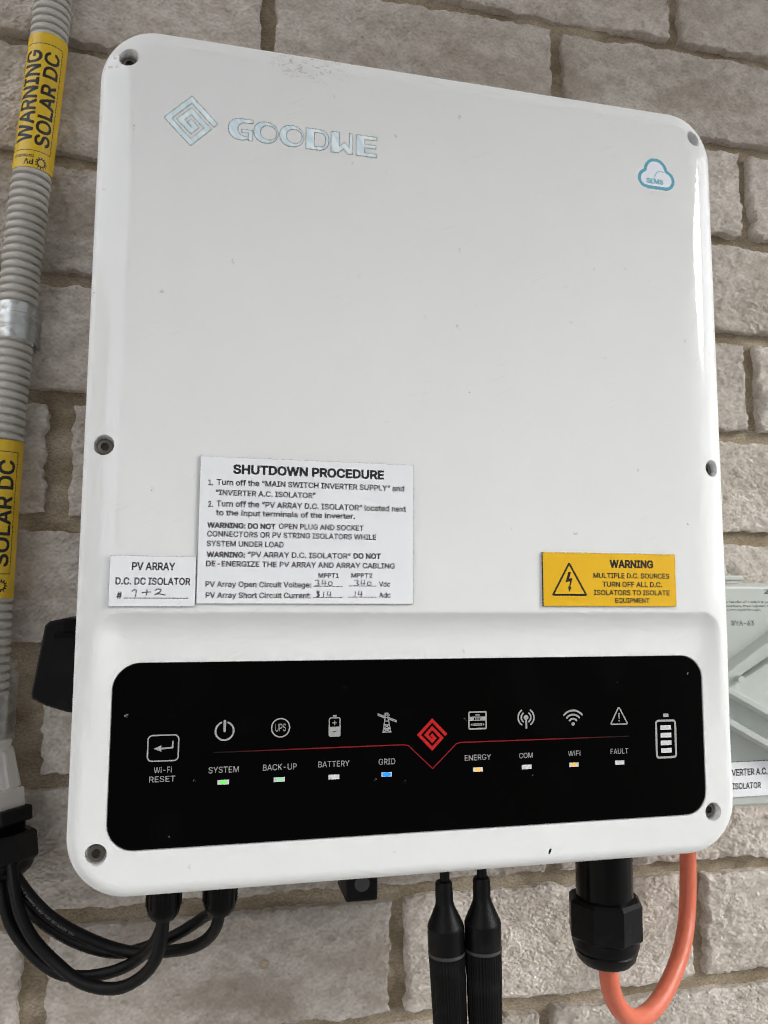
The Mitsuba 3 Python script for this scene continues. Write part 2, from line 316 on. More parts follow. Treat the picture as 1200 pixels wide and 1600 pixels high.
def front(x, z):
    t, k = inset(x, z); t = np.maximum(t, 0)
    fil = lambda r: r - np.sqrt(np.maximum(r * r - np.clip(r - t, 0, r) ** 2, 0))
    w, h, e = 21 - 10.5 * k, 8.5 - 2.5 * k, 2.0 - 0.95 * k
    up = YUP - h * np.clip(1 - t / w, 0, 1) ** e - fil(3.0)
    low = YLOW - fil(7.0)
    # the lower part steps back under a crest with round corners; beside it thin shoulders run down and fade
    inx, r = 9.0, 13.0
    qx, qz = np.abs(x - CX) - (HX - inx) + r, (z - ZC) + r
    d = -(np.minimum(np.maximum(qx, qz), 0) + np.hypot(np.maximum(qx, 0), np.maximum(qz, 0)) - r)
    d0 = np.where(z < ZC, ZC - z, 0)
    M = np.clip(1 - np.maximum(d, 0) / 17, 0, 1) ** 2.3
    fade = np.clip(1 - (ZC - z - 12) / 55, 0, 1); M = M * np.where(z < ZC, np.where(d > 0, np.maximum(fade, np.clip(1 - d0 / 17, 0, 1) ** 2), fade), 1)
    return low + (up - low) * M
pts = []
N = 560
def ring(t, n=N):
    p = np.array(sbox(X0, Z0, X1, Z1).buffer(-RC).buffer(RC - t, quad_segs=14).exterior.coords)
    L = LineString(p); return np.array([L.interpolate(s, normalized=True).coords[0] for s in np.arange(n) / n])
outline = np.array(sbox(X0, Z0, X1, Z1).buffer(-RC).buffer(RC, quad_segs=22).exterior.segmentize(3.0).coords)[:-1]
pts.append(outline)
cen = lambda t: np.array(sbox(X0, Z0, X1, Z1).buffer(-RC).buffer(RC - t, quad_segs=22).exterior.segmentize(3.0).coords)[:-1]
for t in (0.15, 0.5, 1.0, 1.7, 2.5, 3.4, 4.5, 5.8, 7.2, 9, 11, 13, 15, 17.5, 20, 22, 24): pts.append(cen(t))
gx, gz = np.arange(X0 + 27, X1 - 26, 4.0), np.r_[np.arange(Z0 + 27, ZC - 20, 4.0), np.arange(ZC - 20, ZC + 4, 1.0), np.arange(ZC + 4, Z1 - 26, 4.0)]
pts.append(np.stack(np.meshgrid(gx, gz), -1).reshape(-1, 2))
ex_ = np.stack(np.meshgrid(np.r_[np.arange(X0 + 2, X0 + 27, 1.3), np.arange(X1 - 26, X1 - 1, 1.3)], np.arange(ZC - 70, ZC + 5, 1.3)), -1).reshape(-1, 2); pts.append(ex_)
P2 = np.vstack(pts); keep = np.r_[np.ones(len(outline), bool), inset(P2[len(outline):, 0], P2[len(outline):, 1])[0] > 0.1]; P2 = P2[keep]
_, ui = np.unique(np.round(P2, 2), axis=0, return_index=True); P2 = P2[np.sort(ui)]
no = len(outline)
tr = Delaunay(P2).simplices
A = P2[tr]; area = 0.5 * ((A[:, 1, 0] - A[:, 0, 0]) * (A[:, 2, 1] - A[:, 0, 1]) - (A[:, 2, 0] - A[:, 0, 0]) * (A[:, 1, 1] - A[:, 0, 1]))
tr = np.where(area[:, None] > 0, tr, tr[:, ::-1]); tr = tr[np.abs(area) > 1e-7]
YB = 128.0
Vf = np.stack([P2[:, 0], -front(P2[:, 0], P2[:, 1]), P2[:, 1]], 1); Vb = Vf.copy(); Vb[:, 1] = -YB
nv = len(Vf); edges = np.vstack([tr[:, [0, 1]], tr[:, [1, 2]], tr[:, [2, 0]]]); es = set(map(tuple, edges)); bd = np.array([e for e in es if (e[1], e[0]) not in es])
side = np.vstack([np.stack([bd[:, 1], bd[:, 0], bd[:, 0] + nv], 1), np.stack([bd[:, 1], bd[:, 0] + nv, bd[:, 1] + nv], 1)])
cover = trimesh.Trimesh(np.vstack([Vf, Vb]), np.vstack([tr, tr[:, ::-1] + nv, side]), process=False)
cm = man(cover)
assert cm.volume() != 0, cm.status()
def cyl_y(x, z, r, y0, y1, n=40): return m3.Manifold.cylinder(abs(y1 - y0), r, r, n).rotate((90, 0, 0)).translate((x, max(y0, y1), z))
holes = [(-198.0, 153.4, 6.0), (126.9, 156.1, 9.0), (-202.0, -47.3, 5.2), (131.0, -45.0, 6.2), (-198.3, -239.0, 2.4), (126.5, -237.4, 4.4)]
for x, z, dep in holes:
    ys = -float(front(np.array([x]), np.array([z]))[0])
    cm = cm - cyl_y(x, z, 5.0, ys - 12, ys + dep + 2.4)
PX0, PX1, PZ0, PZ1, PR = -194.2, 122.6, -238.6, -151.4, 13.0
pocket = flat(rrect(PX0, PZ0, PX1, PZ1, PR, 12), -YLOW + 1.5, 20); cm = cm - man(pocket)
add('inverter__cover', cm, 'white_paint', smooth=32, label='glossy white front cover with rounded edges and faint specks of dirt')
add('inverter__housing', tri(man(rbox(X0 + 8, X1 - 8, -YB - 0.0 + 0.4, -40, Z0 + 8, Z1 - 8, 6))), 'aluminium', smooth=40)
for i in range(18):
    x = X0 + 26 + i * 17.8
    add('inverter__heat_sink_fin', rbox(x, x + 3, -39.5, -20, Z0 + 24, Z1 - 24, 0.8, 6), 'aluminium')
add('inverter__wall_bracket', rbox(-140, 70, -19.5, 3, 70, 110, 1.5), 'galvanised')
for n_, (x, z, dep) in enumerate(holes):
    ys = -float(front(np.array([x]), np.array([z]))[0]); yf = ys + dep
    dome = lathe([(0, 0), (0, 4.15), (1.7, 4.15), (2.3, 3.5), (2.4, 2.05), (0.9, 1.9), (0.9, 0)], (x, yf + 2.3, z), (x, yf - 4, z), 36)
    s = add('inverter__screw', dome, 'stainless', smooth=30, label=['hex socket screw in the top left corner', 'deep-set screw in the top right corner', 'hex socket screw at the left edge halfway down', 'deep-set screw at the right edge halfway down', 'hex socket screw in the bottom left corner', 'screw in the bottom right corner'][n_])
    add(s + '__socket', lathe([(0, 0), (0, 1.85), (0.3, 1.85), (0.3, 0)], (x, yf + 1.65, z), (x, yf - 4, z), 6), 'socket_dark')

add('inverter__dirt_fleck', flat(Polygon([(27.4, -253.4), (28.3, -253.2), (29.2, -251.0), (28.7, -250.6), (27.8, -251.4)]), -YLOW + 0.02, 0.25), 'black_plastic', label='dark fleck stuck to the bottom rim')
# --- display strip
DP = 'inverter__display_panel'
YP = -YLOW + 1.5 - 0.4
film = rrect(PX0 + 0.35, PZ0 + 0.35, PX1 - 0.35, PZ1 - 0.35, PR - 0.35, 12)
YPF = YP - 0.5
add(DP, plate(film, YP + 0.3, 0.8, 0.2), 'black_film', smooth=20, label='black glossy display strip with grey icons and captions')
def on_panel(kind, shape, bsdf, label=None, t=0.06):
    return add(f'{DP}__{kind}', flat(shape, YPF - 0.004, t) if not isinstance(shape, trimesh.Trimesh) else shape, bsdf, label=label)
caps = [('Wi-Fi', -173.6, -165.4, -203.4, 2.70), ('RESET', -175.6, -163.7, -207.6, 2.65), ('SYSTEM', -148.2, -133.8, -204.6, 2.85), ('BACK-UP', -122.2, -105.7, -204.5, 2.85), ('BATTERY', -94.9, -79.2, -204.1, 2.78),
        ('GRID', -64.1, -55.5, -204.1, 2.80), ('ENERGY', -18.3, -3.9, -204.0, 2.80), ('COM', 11.9, 19.6, -204.0, 2.65), ('WiFi', 39.9, 47.1, -204.0, 2.65), ('FAULT', 65.0, 75.6, -203.9, 2.70)]
wr = None
for s, a, b, z, c in caps:
    m = textm(s, a, b, z, c, YPF - 0.004, 0.06)
    if s == 'Wi-Fi': wr = m; continue
    if s == 'RESET': m = cat_([wr, m]); s = 'Wi-Fi RESET'
    on_panel('caption', m, 'grey_print', label=f'grey caption reading {s}')
leds = [(-141.1, None), (-114.1, None), (-87.0, None), (-59.95, None), (-11.1, None), (16.1, None), (43.2, None), (70.2, None)]
lit = {0: ((0.16, 0.85, 0.14), 0.11), 1: ((0.45, 1.0, 0.5), 0.075), 3: ((0.0, 0.26, 1.0), 0.14), 4: ((1.0, 0.47, 0.06), 0.13), 6: ((1.0, 0.45, 0.07), 0.12)}
nm = ['green SYSTEM light', 'faintly green BACK-UP light', 'unlit BATTERY light', 'blue GRID light', 'amber ENERGY light', 'unlit COM light', 'amber WiFi light', 'unlit FAULT light']
for i, (x, _) in enumerate(leds):
    z = -208.9 + 0.45 * (i > 3) * (1 if i != 4 else 0.7) - 0.15
    m = flat(sbox(x - 2.75, z - 1.12, x + 2.75, z + 1.12), YPF - 0.004, 0.08)
    k = add(f'{DP}__indicator_light', m, 'light_window', label=nm[i])
    if i in lit:
        col, e = lit[i]
        k = add(f'{DP}__lamp_glow', flat(affinity.scale(Point(x, z).buffer(1, quad_segs=16), *((2.45, 1.1) if i == 3 else (1.7, 1.0))), YPF - 0.08, 0.05), 'black_core')
        scene[k]['emitter'] = {'type': 'area', 'radiance': rgb(*[c_ * e for c_ in col])}
def frame(poly, w): return poly.difference(poly.buffer(-w, join_style=1))
def circ(x, z, r, n=24): return Point(x, z).buffer(r, quad_segs=n)
def arc(x, z, r, a0, a1, w, n=24):
    a = np.radians(np.linspace(a0, a1, n)); return LineString(np.stack([x + r * np.cos(a), z + r * np.sin(a)], 1)).buffer(w / 2, cap_style=1)
U = unary_union
IC = 'icon'
on_panel(IC, U([frame(rrect(-177.1, -198.2, -162.3, -185.6, 2.4), 0.62), stroke([(-172.4, -192.3), (-165.3, -191.8), (-165.3, -189.0)], 0.75), Polygon([(-174.1, -192.1), (-170.6, -190.6), (-170.6, -193.5)])]), 'grey_print', 'return arrow in a rounded box')
on_panel(IC, U([arc(-141.1, -184.9, 4.35, 112, 428, 0.85), stroke([(-141.1, -180.2), (-141.1, -184.8)], 1.25)]), 'grey_print', 'power symbol')
ups = textm('UPS', -116.6, -111.3, -185.9, 3.6, YPF - 0.004, 0.06, bold=False)
on_panel(IC, cat_([flat(frame(circ(-113.95, -184.2, 4.75), 0.62), YPF - 0.004, 0.06), ups]), 'grey_print', 'letters UPS in a ring')
bt = rrect(-89.9, -189.5, -83.9, -179.9, 1.1)
on_panel(IC, U([frame(bt, 0.55), bt.intersection(sbox(-91, -190, -83, -184.6)).difference(sbox(-87.8, -187.2, -86.0, -186.75)), sbox(-87.9, -179.6, -85.9, -178.8), stroke([(-87.9, -182.6), (-85.9, -182.6)], 0.42), stroke([(-86.9, -181.6), (-86.9, -183.6)], 0.42)]), 'grey_print', 'battery with plus and minus')
tw = [stroke(p, 0.42) for p in ([(-62.0, -188.2), (-61.0, -181.5)], [(-57.9, -188.2), (-59.2, -181.5)], [(-62.2, -188.1), (-57.7, -188.1)], [(-61.1, -182.6), (-59.0, -182.6)], [(-61.3, -184.4), (-58.7, -184.4)], [(-61.7, -186.3), (-58.3, -186.3)], [(-61.3, -184.4), (-58.3, -186.3)], [(-58.7, -184.4), (-61.7, -186.3)], [(-61.7, -186.3), (-57.9, -188.1)], [(-58.3, -186.3), (-62.0, -188.1)], [(-61.6, -179.6), (-58.6, -179.6)], [(-61.6, -180.8), (-58.6, -180.8)], [(-60.9, -181.5), (-60.9, -178.7)], [(-59.4, -181.5), (-59.4, -178.7)], [(-60.9, -178.7), (-59.4, -178.7)])]
on_panel(IC, U(tw + [stroke([(-64.7, -178.8), (-61.4, -180.3)], 0.45), stroke([(-64.7, -179.5), (-61.4, -181.0)], 0.45), stroke([(-58.7, -181.0), (-54.9, -182.5)], 0.45), stroke([(-58.7, -181.7), (-54.9, -183.2)], 0.45)]), 'grey_print', 'lattice power pylon')
me = rrect(-16.3, -188.4, -6.0, -179.0, 1.0)
on_panel(IC, U([frame(me, 0.8), sbox(-16.2, -183.9, -6.1, -181.8).difference(U([sbox(-13.1 + 0.95 * i, -183.5, -12.5 + 0.95 * i, -182.2) for i in range(4)])), sbox(-12.4, -181.2, -9.9, -180.6), sbox(-13.4, -186.4, -8.7, -185.3).difference(sbox(-13.0, -186.0, -9.1, -185.75)), Polygon([(-15.0, -185.85), (-14.0, -185.2), (-14.0, -186.5)]), Polygon([(-7.2, -185.85), (-8.2, -185.2), (-8.2, -186.5)])]), 'grey_print', 'electricity meter')
cx, cz = 16.1, -183.0
on_panel(IC, U([circ(cx, cz, 1.3), stroke([(cx, cz), (cx + 0.1, -188.5)], 0.95), arc(cx, cz, 2.7, -55, 55, 0.8), arc(cx, cz, 2.7, 125, 235, 0.8), arc(cx, cz, 4.5, -55, 55, 0.8), arc(cx, cz, 4.5, 125, 235, 0.8)]), 'grey_print', 'radio mast with waves')
cx, cz = 43.2, -187.2
on_panel(IC, U([circ(cx, cz, 0.95), arc(cx, cz, 2.7, 42, 138, 0.95), arc(cx, cz, 4.9, 42, 138, 0.95), arc(cx, cz, 7.1, 42, 138, 0.95)]), 'grey_print', 'fan of wireless waves')
tr_ = Polygon([(70.55, -179.9), (66.2, -187.7), (74.9, -187.7)]).buffer(0.85)
on_panel(IC, U([frame(tr_, 0.72), Polygon([(70.1, -182.2), (71.1, -182.2), (70.8, -185.4), (70.4, -185.4)]), circ(70.6, -186.3, 0.42)]), 'grey_print', 'exclamation mark in a triangle')
on_panel(IC, frame(rrect(92.4, -207.5, 105.4, -186.6, 2.0), 1.15), 'grey_print', 'large battery outline')
on_panel('battery_tip', rrect(97.5, -185.2, 100.9, -183.3, 0.3), 'grey_print')
for i in range(4):
    z = -189.6 - 4.13 * i; on_panel('charge_bar', sbox(95.6, z - 2.55, 102.2, z), 'light_window')
on_panel('red_line', U([LineString([(-146, -194.9), (-51.2, -194.7), (-48.6, -195.2), (-35.67, -207.2), (-22.8, -195.2), (-20.6, -194.65), (76, -194.8)]).buffer(0.24, join_style=1)]), 'fading_red_print', 'thin red line dipping to a point, fading at both ends')

def spiral(cx, cz, h, w):
    """square spiral stood on its corner: half diagonal h, band w; drawn in rotated (u, v) axes"""
    a = h * math.sqrt(2) / 2 - w / 2; g = w * 1.68
    # corners in the square frame, later turned by 45 degrees
    p = []
    p = [(a + w * .45, a), (-a, a), (-a, -a), (a, -a), (a, a - g), (-a + g, a - g), (-a + g, -a + g), (a - g, -a + g), (a - g, a - 2 * g), (-a + 2 * g + .0, a - 2 * g), (-a + 2 * g, -a + 2 * g + 0.1)]
    s = LineString(p).buffer(w / 2, cap_style=2, join_style=2, mitre_limit=4)
    return affinity.translate(affinity.rotate(s, -45, origin=(0, 0)), cx, cz)
sp = spiral(-35.9, -190.1, 8.2, 1.60)
on_panel('spiral_emblem', sp, 'red_print', 'red diamond spiral emblem')

# --- raised foil emblem, lettering and cloud badge on the cover
YF = -YUP
def foil(key, shape, label, y=YF):
    k = add(key, flat(shape.buffer(0.42, join_style=1), y + 0.02, 0.30), 'clear_backing', label=label)
    add(k + '__edge', flat(shape.buffer(0.24, join_style=2), y - 0.26, 0.10), 'foil_edge')
    add(k + '__face', flat(shape.buffer(-0.10, join_style=2), y - 0.34, 0.10), 'silver_foil')
foil('inverter__spiral_emblem', spiral(-166.1, 122.5, 13.4, 2.64), 'silver blue diamond spiral emblem on the cover')
def ell(x0, x1, z0, z1): return affinity.scale(Point(0, 0).buffer(1, quad_segs=20), (x1 - x0) / 2, (z1 - z0) / 2).__class__(affinity.translate(affinity.scale(Point(0, 0).buffer(1, quad_segs=20), (x1 - x0) / 2, (z1 - z0) / 2), (x0 + x1) / 2, (z0 + z1) / 2).exterior)
def sq_ell(x0, x1, z0, z1, r): return rrect(x0, z0, x1, z1, r, 12)
za, zb_ = 115.9, 127.4
G = sq_ell(-147.3, -134.8, za, zb_, 5.6).difference(sq_ell(-142.6, -133.0, za + 1.9, zb_ - 1.9, 3.8)).difference(sbox(-138.2, 121.9, -133, 124.4)).difference(sbox(-136.6, 123.9, -133, 125.2))
G = U([G, sbox(-140.6, 120.1, -134.9, 121.7), sbox(-136.9, za + 0.1, -134.9, 121.7), sbox(-139, zb_ - 1.8, -134.9, zb_)]).difference(sbox(-133.9, 110, -130, 130))
def O_(x0, x1): return sq_ell(x0, x1, za, zb_, 5.7).difference(sq_ell(x0 + 4.2, x1 - 1.6, za + 1.8, zb_ - 1.8, 3.8))
D = U([sbox(-107.0, za, -101, zb_), sq_ell(-107, -94.9, za, zb_, 5.2)]).difference(U([sbox(-102.7, za + 1.8, -100, zb_ - 1.8), sq_ell(-102.7, -96.6, za + 1.8, zb_ - 1.8, 2.8)]))
W = Polygon([(-93.6, zb_), (-89.2, zb_), (-89.2, 119.4), (-86.4, 122.1), (-83.7, 119.4), (-83.7, zb_), (-81.9, zb_), (-81.9, za), (-84.6, za), (-86.9, 118.5), (-89.4, za), (-93.6, za)])
E_ = U([sbox(-80.0, za, -75.4, zb_), sbox(-76, za, -68.7, za + 1.9), sbox(-76, 120.8, -69.2, 122.6), sbox(-76, zb_ - 1.9, -68.7, zb_)])
for nm_, g in [('G', G), ('O', O_(-134.3, -121.8)), ('O', O_(-120.9, -108.2)), ('D', D), ('W', W), ('E', E_)]:
    foil('inverter__raised_letter', g, f'raised silver letter {nm_}')
cl = U([circ(99.6, 131.0, 7.6), circ(93.8, 125.6, 5.9), circ(105.6, 125.6, 6.3), sbox(93.8, 119.4, 105.6, 127)]).buffer(0.8).buffer(-0.8)
cb = add('inverter__cloud_badge', flat(cl.buffer(0.35), YF + 0.02, 0.24), 'clear_backing', label='blue rimmed cloud badge reading SEMS')
add(cb + '__rim', flat(frame(cl, 1.95), YF - 0.22, 0.08), 'badge_blue')
add(cb + '__face', flat(cl.buffer(-1.85), YF - 0.22, 0.06), 'badge_white')
add(cb + '__lettering', cat_([textm('SEMS', 93.3, 104.5, 122.9, 2.9, YF - 0.27, 0.06, bold=True, fat=0.04), flat(arc(103.4, 126.3, 4.6, 75, 172, 0.42), YF - 0.27, 0.06)]), 'badge_blue')

# --- rotary switch on the left side, glands and sockets underneath
KN = Polygon([(-203, -131.5), (-222, -131.2), (-230.5, -133.2), (-232.6, -135.2), (-233.4, -142), (-235.0, -156), (-237.6, -170), (-237.0, -172.6), (-230, -176.3), (-220, -179.6), (-203, -182.5)])
kb = m3.Manifold.hull_points(np.array([(x, y, z) for x, z in KN.buffer(-1.0).exterior.coords for y in (-126, -92)] + [(x, y, z) for x, z in KN.exterior.coords for y in (-124.5, -93.5)], np.float32))
kn = add('inverter__rotary_switch', tri(kb), 'black_plastic', smooth=20, label='black rotary isolator knob on the left side')
add(kn + '__pointer', cat_([rbox(-228, -206, -128.0, -126.4, -141.5, -138.6, 0.5), rbox(-223.5, -206, -128.6, -126.4, -138.4, -131.8, 0.5)]), 'gloss_black', smooth=30)
def gland(x, y, key, label):
    prof = [(0, 0), (0, 9.2), (26, 9.2), (33, 9.0), (36, 8.2), (38.6, 6.2), (39.2, 4.2), (39.2, 0)]
    k = add(key, lathe(prof, (x, y, -257), (x, y, -300), 48), 'gloss_black', smooth=35, label=label)
    add(k + '__grip_ribs', cat_([rbox(x + 9.15 * math.cos(a) - 0.5, x + 9.15 * math.cos(a) + 0.5, y + 9.15 * math.sin(a) - 0.5, y + 9.15 * math.sin(a) + 0.5, -289, -262, 0.35, 6) for a in np.arange(0, 2 * np.pi, np.pi / 8)]), 'gloss_black', smooth=30)
    return k
gland(-169.3, -98, 'inverter__cable_gland', 'left black cable gland under the case')
gland(-139.0, -98, 'inverter__cable_gland', 'right black cable gland under the case')
soc = add('inverter__socket_block', rbox(-68.2, -49.4, -101, -72, -294.6, -245, 1.4), 'black_plastic', smooth=30, label='small black plug block under the case')
add(soc + '__stud', lathe([(0, 0), (0, 4.4), (0.5, 4.4), (0.8, 3.6), (0.8, 0)], (-58.8, -101, -284.5), (-58.8, -110, -284.5), 32), 'worn_ring', smooth=30)
BG = 'inverter__large_gland'
gx_, gy_ = 95.0, -100.0
bgk = add(BG, lathe([(0, 0), (0, 17.3), (62, 17.3), (62, 0)], (gx_, gy_, -250), (gx_, gy_, -345), 64), 'gloss_black', smooth=30, label='large black cable gland holding the orange cable')
add(bgk + '__nut', prism(22.8, 0, 23.5, (gx_, gy_, -303.5), (gx_, gy_, -330), 8, ch=2.0), 'black_plastic', smooth=10)
add(bgk + '__sealing_cap', lathe([(0, 0), (0, 20.0), (4, 20.3), (6.5, 19.4), (7.2, 18.4), (8.0, 19.0), (12, 17.8), (15, 15.2), (16, 11), (16, 0)], (gx_, gy_, -326.5), (gx_, gy_, -350), 64), 'black_plastic', smooth=25)

# ------------------------------------------------------------------ engraved plates stuck to the cover
TP = 1.5
def sign(key, x0, x1, z0, z1, face, label, y=YF, tilt=0):
    k = thing(key, label, 'sign')
    add(k + '__core', flat(sbox(x0, z0, x1, z1), y - 0.02, TP - 0.25), 'black_core')
    add(k + '__face', plate(sbox(x0 + 0.1, z0 + 0.1, x1 - 0.1, z1 - 0.1), y - 0.02 - (TP - 0.25), 0.25, 0.12), face)
    return k, y - 0.02 - TP
k, y = sign('shutdown_sign', -156.4, -48.3, -123.3, -51.2, 'white_laminate', 'large white engraved sign headed SHUTDOWN PROCEDURE on the inverter front')
rows = [('SHUTDOWN PROCEDURE', 1, -140.5, -64.0, -59.2, 4.35), ('1.', 0, -152.3, -150.0, -65.5, 2.6), ('Turn off the “MAIN SWITCH INVERTER SUPPLY” and', 0, -148.3, -53.2, -65.2, 2.7),
 ('“INVERTER A.C. ISOLATOR”', 0, -148.6, -99.3, -70.3, 2.6), ('2.', 0, -152.1, -149.7, -76.2, 2.7), ('Turn off the “PV ARRAY D.C. ISOLATOR” located next', 0, -148.2, -52.2, -75.8, 2.75),
 ('to the input terminals of the inverter.', 0, -148.3, -79.0, -80.2, 2.6), ('WARNING: DO NOT', 1, -152.2, -119.1, -86.4, 2.6), ('OPEN PLUG AND SOCKET', 0, -117.5, -74.5, -86.2, 2.6),
 ('CONNECTORS OR PV STRING ISOLATORS WHILE', 0, -152.2, -67.9, -90.7, 2.6), ('SYSTEM UNDER LOAD', 0, -152.2, -114.9, -95.4, 2.6), ('WARNING:', 1, -152.1, -133.7, -100.7, 2.6),
 ('“PV ARRAY D.C. ISOLATOR”', 0, -132.4, -81.0, -100.5, 2.6), ('DO NOT', 1, -79.7, -65.4, -100.3, 2.65), ('DE-ENERGIZE THE PV ARRAY AND ARRAY CABLING', 0, -152.3, -58.1, -105.2, 2.58),
 ('MPPT1', 0, -97.4, -86.9, -110.2, 2.25), ('MPPT2', 0, -80.7, -69.8, -110.0, 2.25), ('PV Array Open Circuit Voltage:', 0, -152.3, -100.8, -115.1, 2.55), ('Vdc', 0, -66.3, -60.5, -114.4, 2.5),
 ('PV Array Short Circuit Current:', 0, -152.1, -101.0, -120.4, 2.55), ('Adc', 0, -66.3, -60.2, -119.9, 2.5)]
def letter_rows(rows, y, fat=0.045):
    return cat_([textm(s, a, b, z, c, y + 0.01, 0.06, bold=bool(bd_), fat=0.042 if bd_ else fat) for s, bd_, a, b, z, c in rows])
lines = U([sbox(a, z - 0.17, b, z + 0.17) for a, b, z in [(-100.0, -85.0, -114.6), (-82.2, -67.4, -114.2), (-99.9, -84.9, -120.1), (-82.2, -67.4, -119.8)]])
add(k + '__lettering', cat_([letter_rows(rows, y), flat(lines, y + 0.01, 0.06)]), 'engraving')
def hand(strokes, x0, z0, w=0.46): return U([stroke([(x0 + a, z0 + b) for a, b in s], w) for s in strokes])
S3 = [(0, 3.0), (1.2, 3.2), (2.0, 2.6), (1.1, 1.8), (2.2, 1.1), (1.4, 0.3), (-0.1, 0.4)]
S4 = [[(0.6, 3.2), (0.1, 1.3), (2.3, 1.5)], [(1.9, 2.9), (1.7, 0.1)]]
S0 = [(1.2, 2.5), (0.2, 2.1), (0.1, 1.0), (0.9, 0.4), (1.9, 0.8), (2.1, 1.9), (1.2, 2.5)]
sh = lambda s, dx: [(a + dx, b) for a, b in s]
h340 = [S3] + [sh(s, 3.2) for s in S4] + [sh(S0, 6.5)]
S1 = [(0.3, 2.9), (0.1, 0.2)]
wr_ = [hand(h340, -98.9, -114.6), hand(h340, -79.0, -114.4), hand([sh(S1, 3.8)] + [sh(s, 5.6) for s in S4], -98.6, -120.2), hand([S1] + [sh(s, 1.6) for s in S4], -78.8, -119.9),
       hand([[(0.2, 2.9), (1.7, 2.7), (0.6, 1.8), (1.8, 1.0), (0.3, 0.2)], [(1.6, 2.9), (0.4, 2.2), (1.8, 1.3), (0.5, 0.5)], [(1.0, 3.1), (1.1, 0.0)]], -98.4, -120.0, 0.5)]
add(k + '__handwriting', flat(U(wr_), y + 0.01, 0.06), 'ink', label='handwritten 340 and 14 on the lines')
k, y = sign('isolator_sign', -196.6, -156.9, -124.7, -100.7, 'white_laminate', 'small white sign reading PV ARRAY D.C. DC ISOLATOR left of the shutdown sign')
add(k + '__lettering', cat_([letter_rows([('PV ARRAY', 0, -186.5, -166.7, -107.3, 3.45), ('D.C. DC ISOLATOR', 0, -193.7, -159.4, -114.3, 3.2), ('#', 0, -192.9, -190.5, -120.9, 3.0)], y), flat(sbox(-189.8, -120.9, -160.1, -120.5), y + 0.01, 0.06)]), 'engraving')
add(k + '__handwriting', flat(hand([[(0.0, 2.6), (1.1, 3.5), (1.9, 3.0), (1.6, 0.2)], [(4.6, 2.0), (8.4, 2.3)], [(6.7, 3.5), (6.6, 0.8)], [(10.3, 2.9), (11.6, 3.8), (13.2, 3.5), (13.0, 2.5), (10.6, 1.2), (10.4, 1.0), (12.0, 1.5), (15.2, 0.9)]], -186.0, -120.1, 0.52), y + 0.01, 0.06), 'ink', label='handwritten 1 + 2')
k, y = sign('warning_sign', 23.5, 103.1, -124.2, -95.3, 'yellow_laminate', 'yellow engraved sign headed WARNING at the lower right of the inverter front')
add(k + '__lettering', letter_rows([('WARNING', 1, 62.8, 89.2, -103.0, 4.1), ('MULTIPLE D.C. SOURCES', 0, 52.8, 99.0, -108.8, 2.63), ('TURN OFF ALL D.C.', 0, 58.1, 94.3, -113.5, 2.63), ('ISOLATORS TO ISOLATE', 0, 52.9, 98.8, -118.0, 2.62), ('EQUIPMENT', 0, 65.5, 86.3, -122.2, 2.5)], y), 'engraving')
tri_ = Polygon([(38.66, -101.5), (29.3, -117.9), (48.1, -117.9)]).buffer(0.7)
bolt = Polygon([(38.1, -105.8), (39.75, -105.8), (38.55, -109.3), (40.45, -109.0), (39.1, -113.9), (39.9, -113.8), (38.4, -116.6), (37.8, -113.5), (38.45, -113.7), (39.1, -110.6), (36.4, -111.4)])
add(k + '__pictogram', flat(U([tri_.difference(tri_.buffer(-1.05)), bolt]), y + 0.01, 0.06), 'engraving', label='lightning bolt in a triangle')

# ------------------------------------------------------------------ flexible conduit with its warning wraps, saddles and end fitting
CY = -15.0
cl_pts = np.array([(-262.0, CY, 430), (-265.0, CY, 350), (-267.2, CY, 293), (-271.5, CY, 215), (-275.2, CY, 165), (-278.2, CY, 106), (-281.4, CY, 28), (-284.0, CY, -20), (-285.0, CY, -90), (-285.0, CY, -148), (-284.2, CY, -190), (-283.0, CY, -216)])
def axis_x(z): return np.interp(z, cl_pts[::-1, 2], cl_pts[::-1, 0])
CO = thing('flexible_conduit', 'grey corrugated flexible conduit running up the wall at the left', 'conduit')
RB = 12.3
pitch = 5.5; zz, rr_ = [], []
z_ = 420.0
while z_ > -214:
    for f_, r_ in ((0.0, RB - 2.5), (0.20, RB - 2.5), (0.26, RB - 0.8), (0.36, RB - 0.1), (0.60, RB + 0.1), (0.84, RB - 0.1), (0.94, RB - 0.8)): zz.append(z_ - f_ * pitch); rr_.append(r_)
    z_ -= pitch
pp = np.stack([axis_x(np.array(zz)), np.full(len(zz), CY), zz], 1)
from scipy.ndimage import gaussian_filter1d
pp[:, 0] = gaussian_filter1d(pp[:, 0], 40, mode='nearest')
def ax(z): return np.interp(z, pp[::-1, 2], pp[::-1, 0])
add('flexible_conduit__tube', tube(pp, rr_, 40), 'grey_conduit', smooth=40)
RW = RB + 0.35
def wrap(m, z0off=0.0, r=RW):
    """m has columns (theta in degrees, height above surface, z) -> bent round the conduit"""
    v = m.vertices; th = np.radians(v[:, 0]); R = r + v[:, 1]
    m = m.copy(); m.vertices = np.stack([ax(v[:, 2]) + R * np.sin(th), CY - R * np.cos(th), v[:, 2]], 1); return m
